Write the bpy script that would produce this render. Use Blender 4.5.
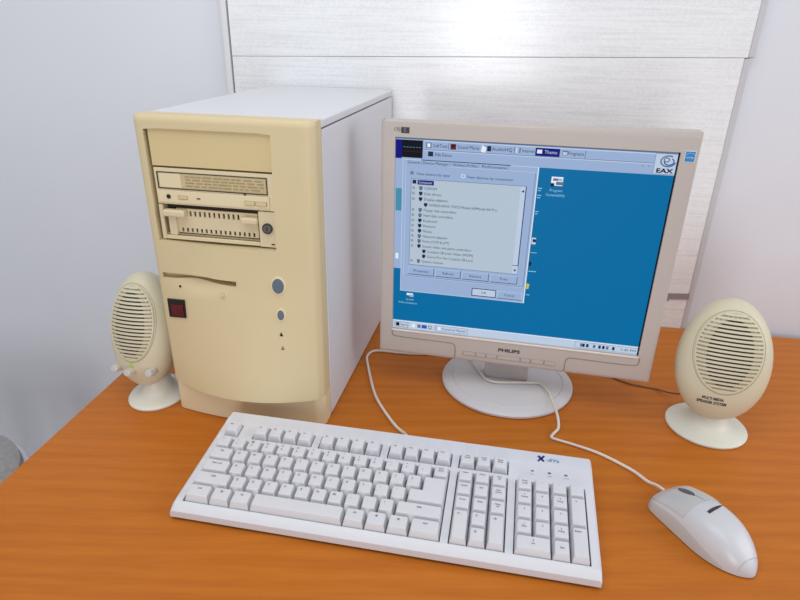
import bpy, bmesh, math, random
from mathutils import Vector, Matrix
random.seed(4)
for o in list(bpy.data.objects): bpy.data.objects.remove(o, do_unlink=True)
SC = bpy.context.scene
COL = SC.collection
T = 0.74            # height of the desk top above the floor
PI = math.pi

# ------------------------------------------------------------------ camera, world, lights
def make_camera():
    cd = bpy.data.cameras.new('camera'); c = bpy.data.objects.new('camera', cd); COL.objects.link(c)
    cd.sensor_fit = 'HORIZONTAL'; cd.sensor_width = 36.0; cd.lens = 597.9 * 36 / 800
    cd.clip_start = 0.02; cd.clip_end = 50
    R = Vector((0.99978585, 0.00855871, 0.01884146)); U = Vector((-0.02069426, 0.41349054, 0.91027321)); F = Vector((0, 0.91046819, -0.41357911))
    m = Matrix.Identity(4)
    for i in range(3):
        m[i][0] = R[i]; m[i][1] = U[i]; m[i][2] = -F[i]
    m.translation = (0, 0, 0.48990 + T)
    c.matrix_world = m
    SC.camera = c
make_camera()
SC.view_settings.view_transform = 'Standard'; SC.view_settings.look = 'None'
SC.view_settings.gamma = 1; SC.view_settings.use_curve_mapping = False
SC.view_settings.exposure = 0.0
w = bpy.data.worlds.new('world'); SC.world = w; w.use_nodes = True
w.node_tree.nodes['Background'].inputs[0].default_value = (0.93, 0.95, 1.0, 1)
w.node_tree.nodes['Background'].inputs[1].default_value = 0.50
def area(name, loc, target, sx, sy, power, col):
    l = bpy.data.lights.new(name, 'AREA'); l.shape = 'RECTANGLE'; l.size = sx; l.size_y = sy; l.energy = power; l.color = col
    o = bpy.data.objects.new(name, l); COL.objects.link(o); o.location = loc
    o.rotation_euler = (Vector(target) - Vector(loc)).to_track_quat('-Z', 'Y').to_euler()
    return o
area('ceiling_lamp_light', (-0.30, 0.25, T + 1.40), (-0.10, 0.90, T + 0.2), 1.4, 0.8, 8.3, (1.0, 0.985, 0.96))
area('window_light', (-0.42, -1.9, T + 0.18), (0.13, 1.0, T + 0.40), 0.60, 1.35, 19.0, (0.97, 0.98, 1.0))
area('side_fill_light', (2.1, 0.0, T + 1.0), (-0.1, 0.85, T + 0.25), 1.2, 1.2, 15.0, (0.96, 0.98, 1.0))  # added fill, not a real window; brightens the tower's right side

# ------------------------------------------------------------------ materials
def lin(c): return tuple(((v/255)/12.92 if v/255 <= 0.04045 else ((v/255+0.055)/1.055)**2.4) for v in c)
MATS = {}
def mat(name, rgb, rough=0.5, var=0.04, scale=8.0, bump=0.0, bscale=300.0, metal=0.0, spec=0.5, emit=None, stretch=None, rgb2=None):
    """procedural principled material; rgb in display values"""
    m = bpy.data.materials.new(name); m.use_nodes = True
    nt = m.node_tree; b = nt.nodes['Principled BSDF']
    b.inputs['Roughness'].default_value = rough; b.inputs['Metallic'].default_value = metal
    b.inputs['Specular IOR Level'].default_value = spec
    c = lin(rgb)
    tc = nt.nodes.new('ShaderNodeTexCoord'); mp = nt.nodes.new('ShaderNodeMapping'); nt.links.new(tc.outputs['Object'], mp.inputs[0])
    if stretch: mp.inputs['Scale'].default_value = stretch
    n = nt.nodes.new('ShaderNodeTexNoise'); n.inputs['Scale'].default_value = scale; n.inputs['Detail'].default_value = 4
    nt.links.new(mp.outputs[0], n.inputs['Vector'])
    r = nt.nodes.new('ShaderNodeValToRGB'); nt.links.new(n.outputs['Fac'], r.inputs[0])
    r.color_ramp.elements[0].position = 0.3; r.color_ramp.elements[1].position = 0.7
    d = lin(rgb2) if rgb2 else tuple(v * (1 + var) for v in c)
    r.color_ramp.elements[0].color = (*[v * (1 - var) for v in c], 1); r.color_ramp.elements[1].color = (*d, 1)
    if emit is None:
        nt.links.new(r.outputs[0], b.inputs['Base Color'])
    else:
        b.inputs['Base Color'].default_value = (0.002, 0.002, 0.002, 1)
        b.inputs['Emission Color'].default_value = (*c, 1); b.inputs['Emission Strength'].default_value = emit
    if bump:
        n2 = nt.nodes.new('ShaderNodeTexNoise'); n2.inputs['Scale'].default_value = bscale; nt.links.new(mp.outputs[0], n2.inputs['Vector'])
        bp = nt.nodes.new('ShaderNodeBump'); bp.inputs['Strength'].default_value = bump; bp.inputs['Distance'].default_value = 0.001
        nt.links.new(n2.outputs['Fac'], bp.inputs['Height']); nt.links.new(bp.outputs[0], b.inputs['Normal'])
    MATS[name] = m
    return m
def wood_mat():
    m = bpy.data.materials.new('desk_wood'); m.use_nodes = True; nt = m.node_tree; b = nt.nodes['Principled BSDF']
    tc = nt.nodes.new('ShaderNodeTexCoord')
    mp = nt.nodes.new('ShaderNodeMapping'); mp.inputs['Scale'].default_value = (1.1, 22, 5); nt.links.new(tc.outputs['Object'], mp.inputs[0])
    n = nt.nodes.new('ShaderNodeTexNoise'); n.inputs['Scale'].default_value = 2.2; n.inputs['Detail'].default_value = 5; n.inputs['Distortion'].default_value = 0.7
    nt.links.new(mp.outputs[0], n.inputs['Vector'])
    mp2 = nt.nodes.new('ShaderNodeMapping'); mp2.inputs['Scale'].default_value = (14, 190, 60); nt.links.new(tc.outputs['Object'], mp2.inputs[0])
    n2 = nt.nodes.new('ShaderNodeTexNoise'); n2.inputs['Scale'].default_value = 1.5; n2.inputs['Detail'].default_value = 4; nt.links.new(mp2.outputs[0], n2.inputs['Vector'])
    w_ = nt.nodes.new('ShaderNodeTexWave'); w_.wave_type = 'BANDS'; w_.bands_direction = 'Y'; w_.inputs['Scale'].default_value = 3.2; w_.inputs['Distortion'].default_value = 9
    w_.inputs['Detail'].default_value = 3; w_.inputs['Detail Scale'].default_value = 0.8
    mp3 = nt.nodes.new('ShaderNodeMapping'); mp3.inputs['Scale'].default_value = (0.9, 4.5, 1); nt.links.new(tc.outputs['Object'], mp3.inputs[0]); nt.links.new(mp3.outputs[0], w_.inputs['Vector'])
    a1 = nt.nodes.new('ShaderNodeMath'); a1.operation = 'MULTIPLY_ADD'; a1.inputs[1].default_value = 0.40; nt.links.new(n2.outputs['Fac'], a1.inputs[0])
    a0 = nt.nodes.new('ShaderNodeMath'); a0.operation = 'MULTIPLY_ADD'; a0.inputs[1].default_value = 0.12; nt.links.new(w_.outputs['Fac'], a0.inputs[0])
    a2 = nt.nodes.new('ShaderNodeMath'); a2.operation = 'MULTIPLY'; a2.inputs[1].default_value = 0.48; nt.links.new(n.outputs['Fac'], a2.inputs[0])
    nt.links.new(a2.outputs[0], a0.inputs[2]); nt.links.new(a0.outputs[0], a1.inputs[2])
    r = nt.nodes.new('ShaderNodeValToRGB'); nt.links.new(a1.outputs[0], r.inputs[0])
    e = r.color_ramp.elements
    e[0].position = 0.30; e[0].color = (*lin((180, 100, 27)), 1); e[1].position = 0.72; e[1].color = (*lin((201, 119, 38)), 1)
    x = e.new(0.5); x.color = (*lin((191, 109, 31)), 1)
    nt.links.new(r.outputs[0], b.inputs['Base Color']); b.inputs['Roughness'].default_value = 0.42
    b.inputs['Specular IOR Level'].default_value = 0.22
    MATS['desk_wood'] = m; return m
wood_mat()
def foam_mat():
    m = bpy.data.materials.new('foam'); m.use_nodes = True; nt = m.node_tree; b = nt.nodes['Principled BSDF']
    tc = nt.nodes.new('ShaderNodeTexCoord')
    mp = nt.nodes.new('ShaderNodeMapping'); mp.inputs['Scale'].default_value = (5, 5, 150); nt.links.new(tc.outputs['Object'], mp.inputs[0])
    n = nt.nodes.new('ShaderNodeTexNoise'); n.inputs['Scale'].default_value = 1.6; n.inputs['Detail'].default_value = 3; nt.links.new(mp.outputs[0], n.inputs['Vector'])
    v = nt.nodes.new('ShaderNodeTexVoronoi'); v.inputs['Scale'].default_value = 260; nt.links.new(tc.outputs['Object'], v.inputs['Vector'])
    mx = nt.nodes.new('ShaderNodeMath'); mx.operation = 'MULTIPLY_ADD'; mx.inputs[1].default_value = 0.3; nt.links.new(v.outputs['Distance'], mx.inputs[0]); nt.links.new(n.outputs['Fac'], mx.inputs[2])
    r = nt.nodes.new('ShaderNodeValToRGB'); nt.links.new(mx.outputs[0], r.inputs[0])
    r.color_ramp.elements[0].position = 0.35; r.color_ramp.elements[0].color = (*lin((221, 223, 226)), 1)
    r.color_ramp.elements[1].position = 0.75; r.color_ramp.elements[1].color = (*lin((238, 240, 243)), 1)
    nt.links.new(r.outputs[0], b.inputs['Base Color'])
    bp = nt.nodes.new('ShaderNodeBump'); bp.inputs['Strength'].default_value = 0.10; bp.inputs['Distance'].default_value = 0.0002
    nt.links.new(n.outputs['Fac'], bp.inputs['Height']); nt.links.new(bp.outputs[0], b.inputs['Normal'])
    b.inputs['Roughness'].default_value = 0.20; b.inputs['Specular IOR Level'].default_value = 0.6
    MATS['foam'] = m
foam_mat()
mat('wall_paint', (219, 222, 230), 0.75, 0.015, 3, 0.15, 120)
mat('floor_grey', (150, 146, 142), 0.6, 0.05, 6)
mat('trim_white', (222, 222, 224), 0.5, 0.02)
mat('trim_grey', (196, 196, 200), 0.5, 0.02)
mat('trim_edge', (150, 149, 150), 0.6, 0.02)
mat('tape_grey', (150, 140, 142), 0.6, 0.06, 60)
mat('case_metal', (213, 214, 220), 0.5, 0.012, 5, 0.1, 900)
mat('beige', (210, 193, 153), 0.5, 0.02, 7, 0.12, 1400)
mat('beige_yellow', (211, 191, 143), 0.5, 0.02, 7, 0.12, 1400)
mat('beige_pale', (222, 208, 172), 0.48, 0.02, 9)
mat('beige_label', (198, 180, 138), 0.4, 0.05, 40)
mat('beige_print', (160, 142, 104), 0.5, 0.08, 300)
mat('rack_pale', (214, 198, 164), 0.5, 0.03, 20)
mat('recess_dark', (60, 50, 38), 0.8, 0.1)
mat('hole_black', (18, 16, 15), 0.7, 0.1)
mat('button_blue', (84, 98, 112), 0.35, 0.05, 40)
mat('lock_metal', (120, 118, 116), 0.3, 0.05, 50, metal=0.7)
mat('lock_dark', (50, 48, 48), 0.4, 0.05)
mat('lens_red', (92, 14, 16), 0.15, 0.2, 90)
mat('lens_black', (26, 12, 12), 0.2, 0.1, 60)
mat('led_red', (150, 80, 60), 0.3, 0.05)
mat('bezel_grey', (186, 177, 171), 0.45, 0.012, 6, 0.08, 1500)
mat('bezel_lip', (226, 220, 214), 0.3, 0.01)
mat('groove', (140, 128, 122), 0.6, 0.02)
mat('print_dark', (52, 44, 48), 0.5, 0.05, 80)
mat('print_grey', (128, 124, 128), 0.6, 0.04, 80)
mat('base_grey', (212, 211, 214), 0.4, 0.015, 6)
mat('neck_grey', (186, 178, 178), 0.5, 0.02)
mat('sticker_blue', (30, 128, 196), 0.35, 0.05, 60)
mat('sticker_pale', (210, 226, 236), 0.4, 0.02)
mat('kb_white', (216, 217, 223), 0.42, 0.01, 8, 0.06, 1600)
mat('key_white', (214, 214, 219), 0.42, 0.012, 30, 0.05, 1600)
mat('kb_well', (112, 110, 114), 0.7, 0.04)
mat('legend', (118, 116, 124), 0.6, 0.05, 90)
mat('logo_navy', (22, 32, 110), 0.4, 0.05, 90)
mat('logo_blue', (96, 140, 196), 0.4, 0.05, 90)
mat('led_off_green', (170, 196, 170), 0.3, 0.03)
mat('led_off_dark', (60, 60, 62), 0.3, 0.03)
mat('mouse_shell', (204, 205, 210), 0.32, 0.012, 12)
mat('mouse_button_grey', (196, 195, 195), 0.35, 0.012, 12)
mat('mouse_side', (192, 190, 188), 0.45, 0.02, 12)
mat('wheel_dark', (88, 90, 94), 0.5, 0.06, 120)
mat('cable_white', (226, 218, 208), 0.45, 0.02, 30)
mat('cable_brown', (128, 92, 70), 0.5, 0.03, 30)
mat('speaker_cream', (208, 202, 176), 0.45, 0.015, 9, 0.05, 1500)
mat('speaker_foot', (222, 221, 208), 0.4, 0.015, 9)
mat('slot_shade', (168, 158, 132), 0.8, 0.05, 90)
mat('slot_dark', (44, 40, 32), 0.85, 0.1, 90)
mat('knob_silver', (214, 212, 206), 0.25, 0.03, 60, metal=0.35)
mat('led_green', (170, 196, 60), 0.3, emit=0.8)
mat('chair_fabric', (164, 164, 164), 0.9, 0.12, 140, 0.5, 500)
mat('chair_plastic', (206, 212, 226), 0.35, 0.02)
mat('chair_metal', (120, 120, 122), 0.4, 0.04, metal=0.6)
# colours shown by the screen
def scr(name, rgb, e=1.0): return mat(name, rgb, 0.4, emit=e, spec=0.05)
scr('ui_desktop', (0, 106, 160)); scr('ui_grey', (152, 174, 210)); scr('ui_grey_light', (186, 202, 224)); scr('ui_list', (178, 193, 207))
scr('ui_black', (14, 16, 24)); scr('ui_navy', (14, 20, 120)); scr('ui_ink', (30, 42, 74)); scr('ui_line', (96, 112, 142)); scr('ui_white', (226, 234, 242))
scr('ui_red', (96, 30, 36)); scr('ui_pale_text', (150, 200, 226)); scr('ui_yellow', (196, 190, 60)); scr('ui_teal', (70, 140, 170)); scr('ui_blue', (40, 90, 170))

# ------------------------------------------------------------------ helpers
class Bm:
    def __init__(s): s.bm = bmesh.new(); s.mats = []
    def mi(s, name):
        if name not in s.mats: s.mats.append(name)
        return s.mats.index(name)
def box(b, c, size, m, bev=0.0, seg=2, rot=None, taper=None):
    bm = b.bm; old = set(bm.faces); r = bmesh.ops.create_cube(bm, size=1); vs = r['verts']
    M = Matrix.Translation(c) @ (rot if rot else Matrix.Identity(4)) @ Matrix.Diagonal((*size, 1))
    if taper:
        for v in vs:
            if v.co.z > 0: v.co.x *= taper[0]; v.co.y = v.co.y * taper[1] + (taper[2] if len(taper) > 2 else 0)
    bmesh.ops.transform(bm, matrix=M, verts=vs)
    fs = set(f for v in vs for f in v.link_faces)
    if bev:
        es = list(set(e for f in fs for e in f.edges))
        res = bmesh.ops.bevel(bm, geom=es, offset=bev, segments=seg, affect='EDGES', profile=0.6)
    i = b.mi(m)
    for f in bm.faces:
        if f not in old: f.material_index = i
def cyl(b, c, r, h, m, seg=32, rx=1.0, rot=None, r2=None, bev=0.0):
    """axis Z, c = centre"""
    bm = b.bm; old = set(bm.faces)
    res = bmesh.ops.create_cone(bm, cap_ends=True, segments=seg, radius1=r, radius2=r if r2 is None else r2, depth=h)
    vs = res['verts']; fs = set(f for v in vs for f in v.link_faces)
    if bev:
        es = [e for e in set(e for f in fs for e in f.edges) if any(len(f.verts) > 4 for f in e.link_faces)]
        rr = bmesh.ops.bevel(bm, geom=es, offset=bev, segments=2, affect='EDGES', profile=0.5)
        vs = list(set(v for f in bm.faces if f not in old for v in f.verts))
    bmesh.ops.transform(bm, matrix=Matrix.Translation(c) @ (rot if rot else Matrix.Identity(4)) @ Matrix.Diagonal((rx, 1, 1, 1)), verts=vs)
    i = b.mi(m)
    for f in bm.faces:
        if f not in old: f.material_index = i
def lathe(b, prof, m, seg=64, c=(0, 0, 0), sx=1.0, sy=1.0):
    bm = b.bm; rings = []
    for r, z in prof:
        if r < 1e-6: rings.append([bm.verts.new((c[0], c[1], c[2] + z))])
        else: rings.append([bm.verts.new((c[0] + sx*r*math.cos(2*PI*k/seg), c[1] + sy*r*math.sin(2*PI*k/seg), c[2] + z)) for k in range(seg)])
    i = b.mi(m)
    for a, d in zip(rings, rings[1:]):
        for k in range(seg):
            k2 = (k+1) % seg
            if len(a) == 1 and len(d) == 1: continue
            if len(a) == 1: f = bm.faces.new((a[0], d[k2], d[k]))
            elif len(d) == 1: f = bm.faces.new((a[k], a[k2], d[0]))
            else: f = bm.faces.new((a[k], a[k2], d[k2], d[k]))
            f.material_index = i
def catmull(pts, n=8):
    P = [Vector(p) for p in pts]; P = [P[0]*2 - P[1]] + P + [P[-1]*2 - P[-2]]; out = []
    for i in range(1, len(P)-2):
        for k in range(n):
            t = k/n; a, b_, c, d = P[i-1], P[i], P[i+1], P[i+2]
            out.append(0.5*((2*b_) + (c-a)*t + (2*a-5*b_+4*c-d)*t*t + (3*b_-a-3*c+d)*t**3))
    out.append(P[-2]); return out
def tube(b, pts, r, m, seg=10, smooth=8, closed=False):
    bm = b.bm; P = catmull(pts, smooth) if smooth else [Vector(p) for p in pts]
    rings = []; up = Vector((0, 0, 1)); i = b.mi(m)
    if closed: P = P + [P[0]]
    for k, p in enumerate(P):
        t = (P[min(k+1, len(P)-1)] - P[max(k-1, 0)])
        if t.length < 1e-9: continue
        t.normalize()
        a = t.cross(up)
        if a.length < 0.05: a = t.cross(Vector((0, 1, 0)))
        a.normalize(); c = a.cross(t)
        rings.append([bm.verts.new(p + a*r*math.cos(2*PI*j/seg) + c*r*math.sin(2*PI*j/seg)) for j in range(seg)])
    for a, d in zip(rings, rings[1:]):
        for j in range(seg):
            f = bm.faces.new((a[j], a[(j+1) % seg], d[(j+1) % seg], d[j])); f.material_index = i
    for rr in (rings[0], rings[-1]):
        f = bm.faces.new(rr); f.material_index = i
def sheet(b, xs, ys, holes, fn, back, m):
    """grid over xs,ys minus holes (x0,x1,y0,y1); fn gives the point, back(v) the extruded rim point"""
    bm = b.bm; V = {}; i = b.mi(m); faces = []
    def g(ix, iy):
        if (ix, iy) not in V: V[(ix, iy)] = bm.verts.new(fn(xs[ix], ys[iy]))
        return V[(ix, iy)]
    for ix in range(len(xs)-1):
        for iy in range(len(ys)-1):
            cx = (xs[ix]+xs[ix+1])/2; cy = (ys[iy]+ys[iy+1])/2
            if any(h[0] < cx < h[1] and h[2] < cy < h[3] for h in holes): continue
            f = bm.faces.new((g(ix, iy), g(ix+1, iy), g(ix+1, iy+1), g(ix, iy+1))); f.material_index = i; faces.append(f)
    fset = set(faces)
    edges = [e for e in set(e for f in faces for e in f.edges) if sum(1 for f in e.link_faces if f in fset) == 1]
    r = bmesh.ops.extrude_edge_only(bm, edges=edges)
    for v in [x for x in r['geom'] if isinstance(x, bmesh.types.BMVert)]: v.co = back(v.co)
    for f in [x for x in r['geom'] if isinstance(x, bmesh.types.BMFace)]: f.material_index = i
def lines(a, b_, n, extra=()):
    L = [a + (b_-a)*k/n for k in range(n+1)] + list(extra); L.sort(); out = [L[0]]
    for v in L[1:]:
        if v - out[-1] > 1e-5: out.append(v)
    return out
def quad(b, pts, m):
    f = b.bm.faces.new([b.bm.verts.new(p) for p in pts]); f.material_index = b.mi(m)
def text(b, s, size, m, M, bold=0.0, depth=0.0, width=None, align='CENTER', shear=0.0):
    """flat lettering, text plane XY, moved by matrix M; width = wanted total width"""
    cu = bpy.data.curves.new('t', 'FONT'); cu.body = s; cu.size = size; cu.offset = bold; cu.extrude = depth; cu.align_x = align; cu.align_y = 'CENTER'
    cu.resolution_u = 2; cu.shear = shear
    ob = bpy.data.objects.new('t', cu); COL.objects.link(ob)
    bpy.context.view_layer.update()
    me = bpy.data.meshes.new_from_object(ob.evaluated_get(bpy.context.evaluated_depsgraph_get()))
    bpy.data.objects.remove(ob); bpy.data.curves.remove(cu)
    if width and me.vertices:
        x0 = min(v.co.x for v in me.vertices); x1 = max(v.co.x for v in me.vertices)
        if x1 > x0: M = M @ Matrix.Diagonal((width/(x1-x0), 1, 1, 1))
    me.transform(M)
    n = len(b.bm.faces); b.bm.from_mesh(me); b.bm.faces.ensure_lookup_table(); i = b.mi(m)
    for f in b.bm.faces[n:]: f.material_index = i
    bpy.data.meshes.remove(me)
def obj(name, b, parent=None, world=False, smooth=35, **props):
    me = bpy.data.meshes.new(name)
    if world and parent is not None:
        p = parent; M = Matrix.Identity(4)
        while p is not None:
            M = (Matrix.Translation(p.location) @ p.rotation_euler.to_matrix().to_4x4()) @ M; p = p.parent
        bmesh.ops.transform(b.bm, matrix=M.inverted(), verts=b.bm.verts)
    bmesh.ops.recalc_face_normals(b.bm, faces=b.bm.faces)
    b.bm.to_mesh(me); b.bm.free()
    for n in b.mats: me.materials.append(MATS[n])
    if smooth:
        me.shade_smooth(); me.set_sharp_from_angle(angle=math.radians(smooth))
    o = bpy.data.objects.new(name, me); COL.objects.link(o)
    if smooth:
        wn = o.modifiers.new('even_normals', 'WEIGHTED_NORMAL'); wn.keep_sharp = True; wn.weight = 50
    if parent is not None: o.parent = parent
    for k, v in props.items(): o[k] = v
    return o
def thing(name, label, cat, loc, rz=0.0, group=None):
    o = bpy.data.objects.new(name, None); COL.objects.link(o); o.empty_display_size = 0.05
    o.location = (loc[0], loc[1], loc[2] + T); o.rotation_euler = (0, 0, rz); o['label'] = label; o['category'] = cat
    if group: o['group'] = group
    return o
RX = lambda a: Matrix.Rotation(a, 4, 'X')
RZ = lambda a: Matrix.Rotation(a, 4, 'Z')
RY = lambda a: Matrix.Rotation(a, 4, 'Y')

# ------------------------------------------------------------------ setting: floor, wall
WP = Vector((0.600, 0.9672, T)); WA = math.radians(-9.0)
WM = Matrix.Translation(WP) @ RZ(WA)              # wall frame: x along the wall, -y towards the room, z=0 at desk height
b = Bm(); box(b, (0, 0.2, -0.05), (5, 4.4, 0.1), 'floor_grey'); obj('floor', b, kind='structure')
b = Bm(); box(b, (-0.5, 0.016 + 0.05, 0.53), (5.0, 0.1, 2.54), 'wall_paint'); b.bm.transform(WM)
obj('wall_back', b, kind='structure')
def board(name, x0, x1, z0, z1, label):
    b = Bm(); o = bpy.data.objects.new(name, None)
    box(b, (0, 0.0065, (z1-z0)/2), (x1-x0, 0.013, z1-z0), 'foam', 0.0006, 2)
    # the joint between the two boards runs slightly out of level
    for v in b.bm.verts:
        if (v.co.z > (z1-z0)/2) == (z0 < 0): v.co.z += 0.0217*v.co.x
    o = obj(name, b, label=label, category='foam board', group='foam boards on the back wall')
    o.matrix_world = WM @ Matrix.Translation(((x0+x1)/2, 0, z0))
    return o
board('foam_board', -0.909, -0.0865, -0.30, 0.4497, 'lower white ribbed foam board on the wall right behind the computer')
board('foam_board', -0.909, -0.0820, 0.4503, 0.95, 'upper white ribbed foam board on the wall, above the long horizontal seam')
b = Bm(); box(b, (-0.919, 0.009, 0.33), (0.012, 0.014, 1.3), 'trim_white', 0.003, 2)
for x in (-0.9275, -0.9108): box(b, (x, 0.0145, 0.33), (0.003, 0.003, 1.3), 'trim_edge')
b.bm.transform(WM); obj('trim_1', b, kind='structure')
for n, (xa, za, zb) in enumerate(((-0.0805, -0.3, 0.4584), (-0.0760, 0.4590, 0.95))):
    b = Bm(); box(b, (xa, 0.0085, (za+zb)/2), (0.0108, 0.013, zb-za), 'trim_grey', 0.003, 2); b.bm.transform(WM); obj('trim_%d' % (n+2), b, kind='structure')
# scrap of grey tape on the wall edge
b = Bm()
box(b, (0, 0, 0), (0.040, 0.0008, 0.011), 'tape_grey', rot=RY(math.radians(-4)))
box(b, (-0.017, -0.0003, -0.006), (0.008, 0.0008, 0.008), 'tape_grey', rot=RY(math.radians(14)))
o = obj('tape_scrap', b, label='small scrap of grey tape stuck low on the wall between monitor and right speaker', category='tape')
o.matrix_world = WM @ Matrix.Translation((-0.1045, -0.0010, 0.062))

# ------------------------------------------------------------------ desk
def xy(X, Y, Z=0): return (X, Y, Z)
dk = thing('desk', 'orange-brown wood-grain desk carrying the whole computer set', 'desk', (0, 0, -T), 0)
b = Bm()
A0 = Vector((-0.4945, 0.300)); A1 = Vector((-0.3775, 1.0075))   # left edge, front to back (wall line hit)
B1 = Vector((1.05, 0.9335)); B0 = Vector((0.98, 0.24))
def prism(b, pts, z0, z1, m, bev=0.0):
    bm = b.bm; lo = [bm.verts.new((p[0], p[1], z0)) for p in pts]; hi = [bm.verts.new((p[0], p[1], z1)) for p in pts]; n = len(pts); fs = []
    fs.append(bm.faces.new(hi)); fs.append(bm.faces.new(lo[::-1]))
    for k in range(n): fs.append(bm.faces.new((lo[k], lo[(k+1) % n], hi[(k+1) % n], hi[k])))
    i = b.mi(m)
    if bev:
        r = bmesh.ops.bevel(bm, geom=list(set(e for f in fs for e in f.edges)), offset=bev, segments=2, affect='EDGES'); fs = [f for f in fs if f.is_valid] + r['faces']
    for f in fs: f.material_index = i
# wall surface line at the desk: y = .968 - tan(4.2deg)*(x-.5994)
def wl(x): return 0.9672 - math.tan(math.radians(9.0))*(x-0.600) - 0.0015
A1 = Vector((-0.3775, wl(-0.3775))); B1 = Vector((1.05, wl(1.05)))
prism(b, [A0, B0, B1, A1], T-0.028, T, 'desk_wood', 0.0012); obj('desk_top', b, dk)
dA = Vector((A1.x-A0.x, A1.y-A0.y)).normalized()
for s in (0, 1):
    P0, P1 = (A0, A1) if s == 0 else (B0, B1)
    d = (P1-P0).normalized(); n = Vector((d.y, -d.x))*(1 if s == 0 else -1)
    a0 = P0 + d*0.06 + n*0.05; a1 = P1 - d*0.06 + n*0.05
    b = Bm(); prism(b, [a0, a0+n*0.022, a1+n*0.022, a1], 0.0, T-0.028, 'desk_wood'); obj('side_panel', b, dk)
b = Bm(); prism(b, [A1 + Vector((0.09, -0.10)), A1 + Vector((0.09, -0.12)), B1 + Vector((-0.09, -0.12)), B1 + Vector((-0.09, -0.10))], 0.35, T-0.028, 'desk_wood'); obj('back_panel', b, dk)

# ------------------------------------------------------------------ tower case
TW, TH, TD = 0.2157, 0.3963, 0.4028
tw = thing('computer_tower', 'beige and white desktop computer tower standing on the desk between speaker and monitor', 'computer', (-0.3038, 0.6988, 0), -0.17893)
BX0, BX1, SHW = -0.0045, 0.2100, 0.2110
def Bz(z):
    if z < 0.247: return 0.006 + 0.024*max(0, (0.247-z)/0.2)**1.3
    return 0.006*max(0, (0.385-z)/0.138)
def fr(x, z):
    """depth of the curved front panel"""
    d = Bz(z)*(1-(2*x/TW-1)**2)
    eL = max(0, 1-(x-BX0)/0.006); eR = max(0, 1-(BX1-x)/0.010); e2 = max(0, 1-(TH-z)/0.006)
    return -d + 0.003*eL**2.2 + 0.010*eR**2.4 + 0.003*e2**2.2
b = Bm()
xs = lines(BX0, BX1, 36, (BX0+0.001, BX0+0.003, 0.0068, 0.160, 0.107, 0.0045, BX1-0.001, BX1-0.002, BX1-0.0035, BX1-0.005, BX1-0.007))
zs = lines(0.046, TH, 48, (0.2475, 0.3805, 0.1980, 0.2050, TH-0.002, TH-0.005, TH-0.009))
def ff(x, z):
    zz = z
    if abs(z-0.3805) < 1e-5 and 0.006 < x < 0.161: zz += 0.0035*(1-((x-0.085)/0.076)**2)
    if abs(z-0.2050) < 1e-5 and 0.004 < x < 0.108: zz += 0.0045*math.exp(-((x-0.047)/0.022)**2)
    if abs(z-0.1980) < 1e-5 and 0.004 < x < 0.108: zz += 0.0035*math.exp(-((x-0.047)/0.022)**2)
    if abs(z-0.2475) < 1e-5 and 0.006 < x < 0.161: zz -= 0.0015*(1-((x-0.085)/0.076)**2)
    y = fr(x, z)
    # scooped finger hollow under the diskette slot
    if z < 0.1981: y += 0.0065*math.exp(-((x-0.058)/0.030)**2)*math.exp(-((0.1980-z)/0.008)**2)
    return Vector((x, y, zz))
sheet(b, xs, zs, [(0.0068, 0.160, 0.2475, 0.3805), (0.0045, 0.107, 0.1980, 0.2050)], ff, lambda c: Vector((c.x, 0.027, c.z)), 'beige')
obj('front_panel', b, tw)
# plinth below the arched lip
b = Bm()
def pl(x, z):
    e = max(0, 1-min(x, TW-x)/0.008)
    return Vector((BX0+0.001 + x*(BX1-BX0-0.001)/TW, -0.012*(1-(2*x/TW-1)**2) + 0.006*e**2.2 + 0.001, z))
sheet(b, lines(0, TW, 30, (0.002, 0.005)), lines(0.001, 0.0458, 4), [], pl, lambda c: Vector((c.x, 0.027, c.z)), 'beige_pale'); obj('plinth', b, tw)
# metal shell: top, two sides, back
def widen(b):
    for v in b.bm.verts: v.co.x *= (SHW + (TW-SHW)*v.co.y/TD)/TW
b = Bm(); box(b, (TW/2, (0.027+TD)/2, TH-0.005), (TW-0.0006, TD-0.027, 0.010), 'case_metal', 0.0030, 3); widen(b); obj('top_cover', b, tw)
for x in (0.0022, TW-0.0022):
    b = Bm(); box(b, (x, (0.027+TD)/2, (TH-0.0112+0.003)/2), (0.0036, TD-0.028, TH-0.0142), 'case_metal', 0.0008, 2); widen(b); obj('side_panel', b, tw)
b = Bm(); box(b, (TW/2, TD-0.004, TH/2), (TW-0.012, 0.004, TH-0.024), 'lock_metal'); obj('back_plate', b, tw)
b = Bm(); box(b, (TW/2, (0.03+TD)/2, 0.004), (TW-0.012, TD-0.04, 0.006), 'case_metal'); obj('bottom_plate', b, tw)
b = Bm(); box(b, (TW/2, 0.0265, 0.30), (TW-0.012, 0.003, 0.18), 'recess_dark'); box(b, (TW/2, 0.0255, 0.11), (TW-0.012, 0.002, 0.18), 'recess_dark'); obj('inner_frame', b, tw)
FY = 0.0030
# blank bay cover
b = Bm(); box(b, (0.0848, FY+0.006, 0.3606), (0.1492, 0.012, 0.0440), 'beige_yellow', 0.0009, 2); obj('bay_cover', b, tw)
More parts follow.
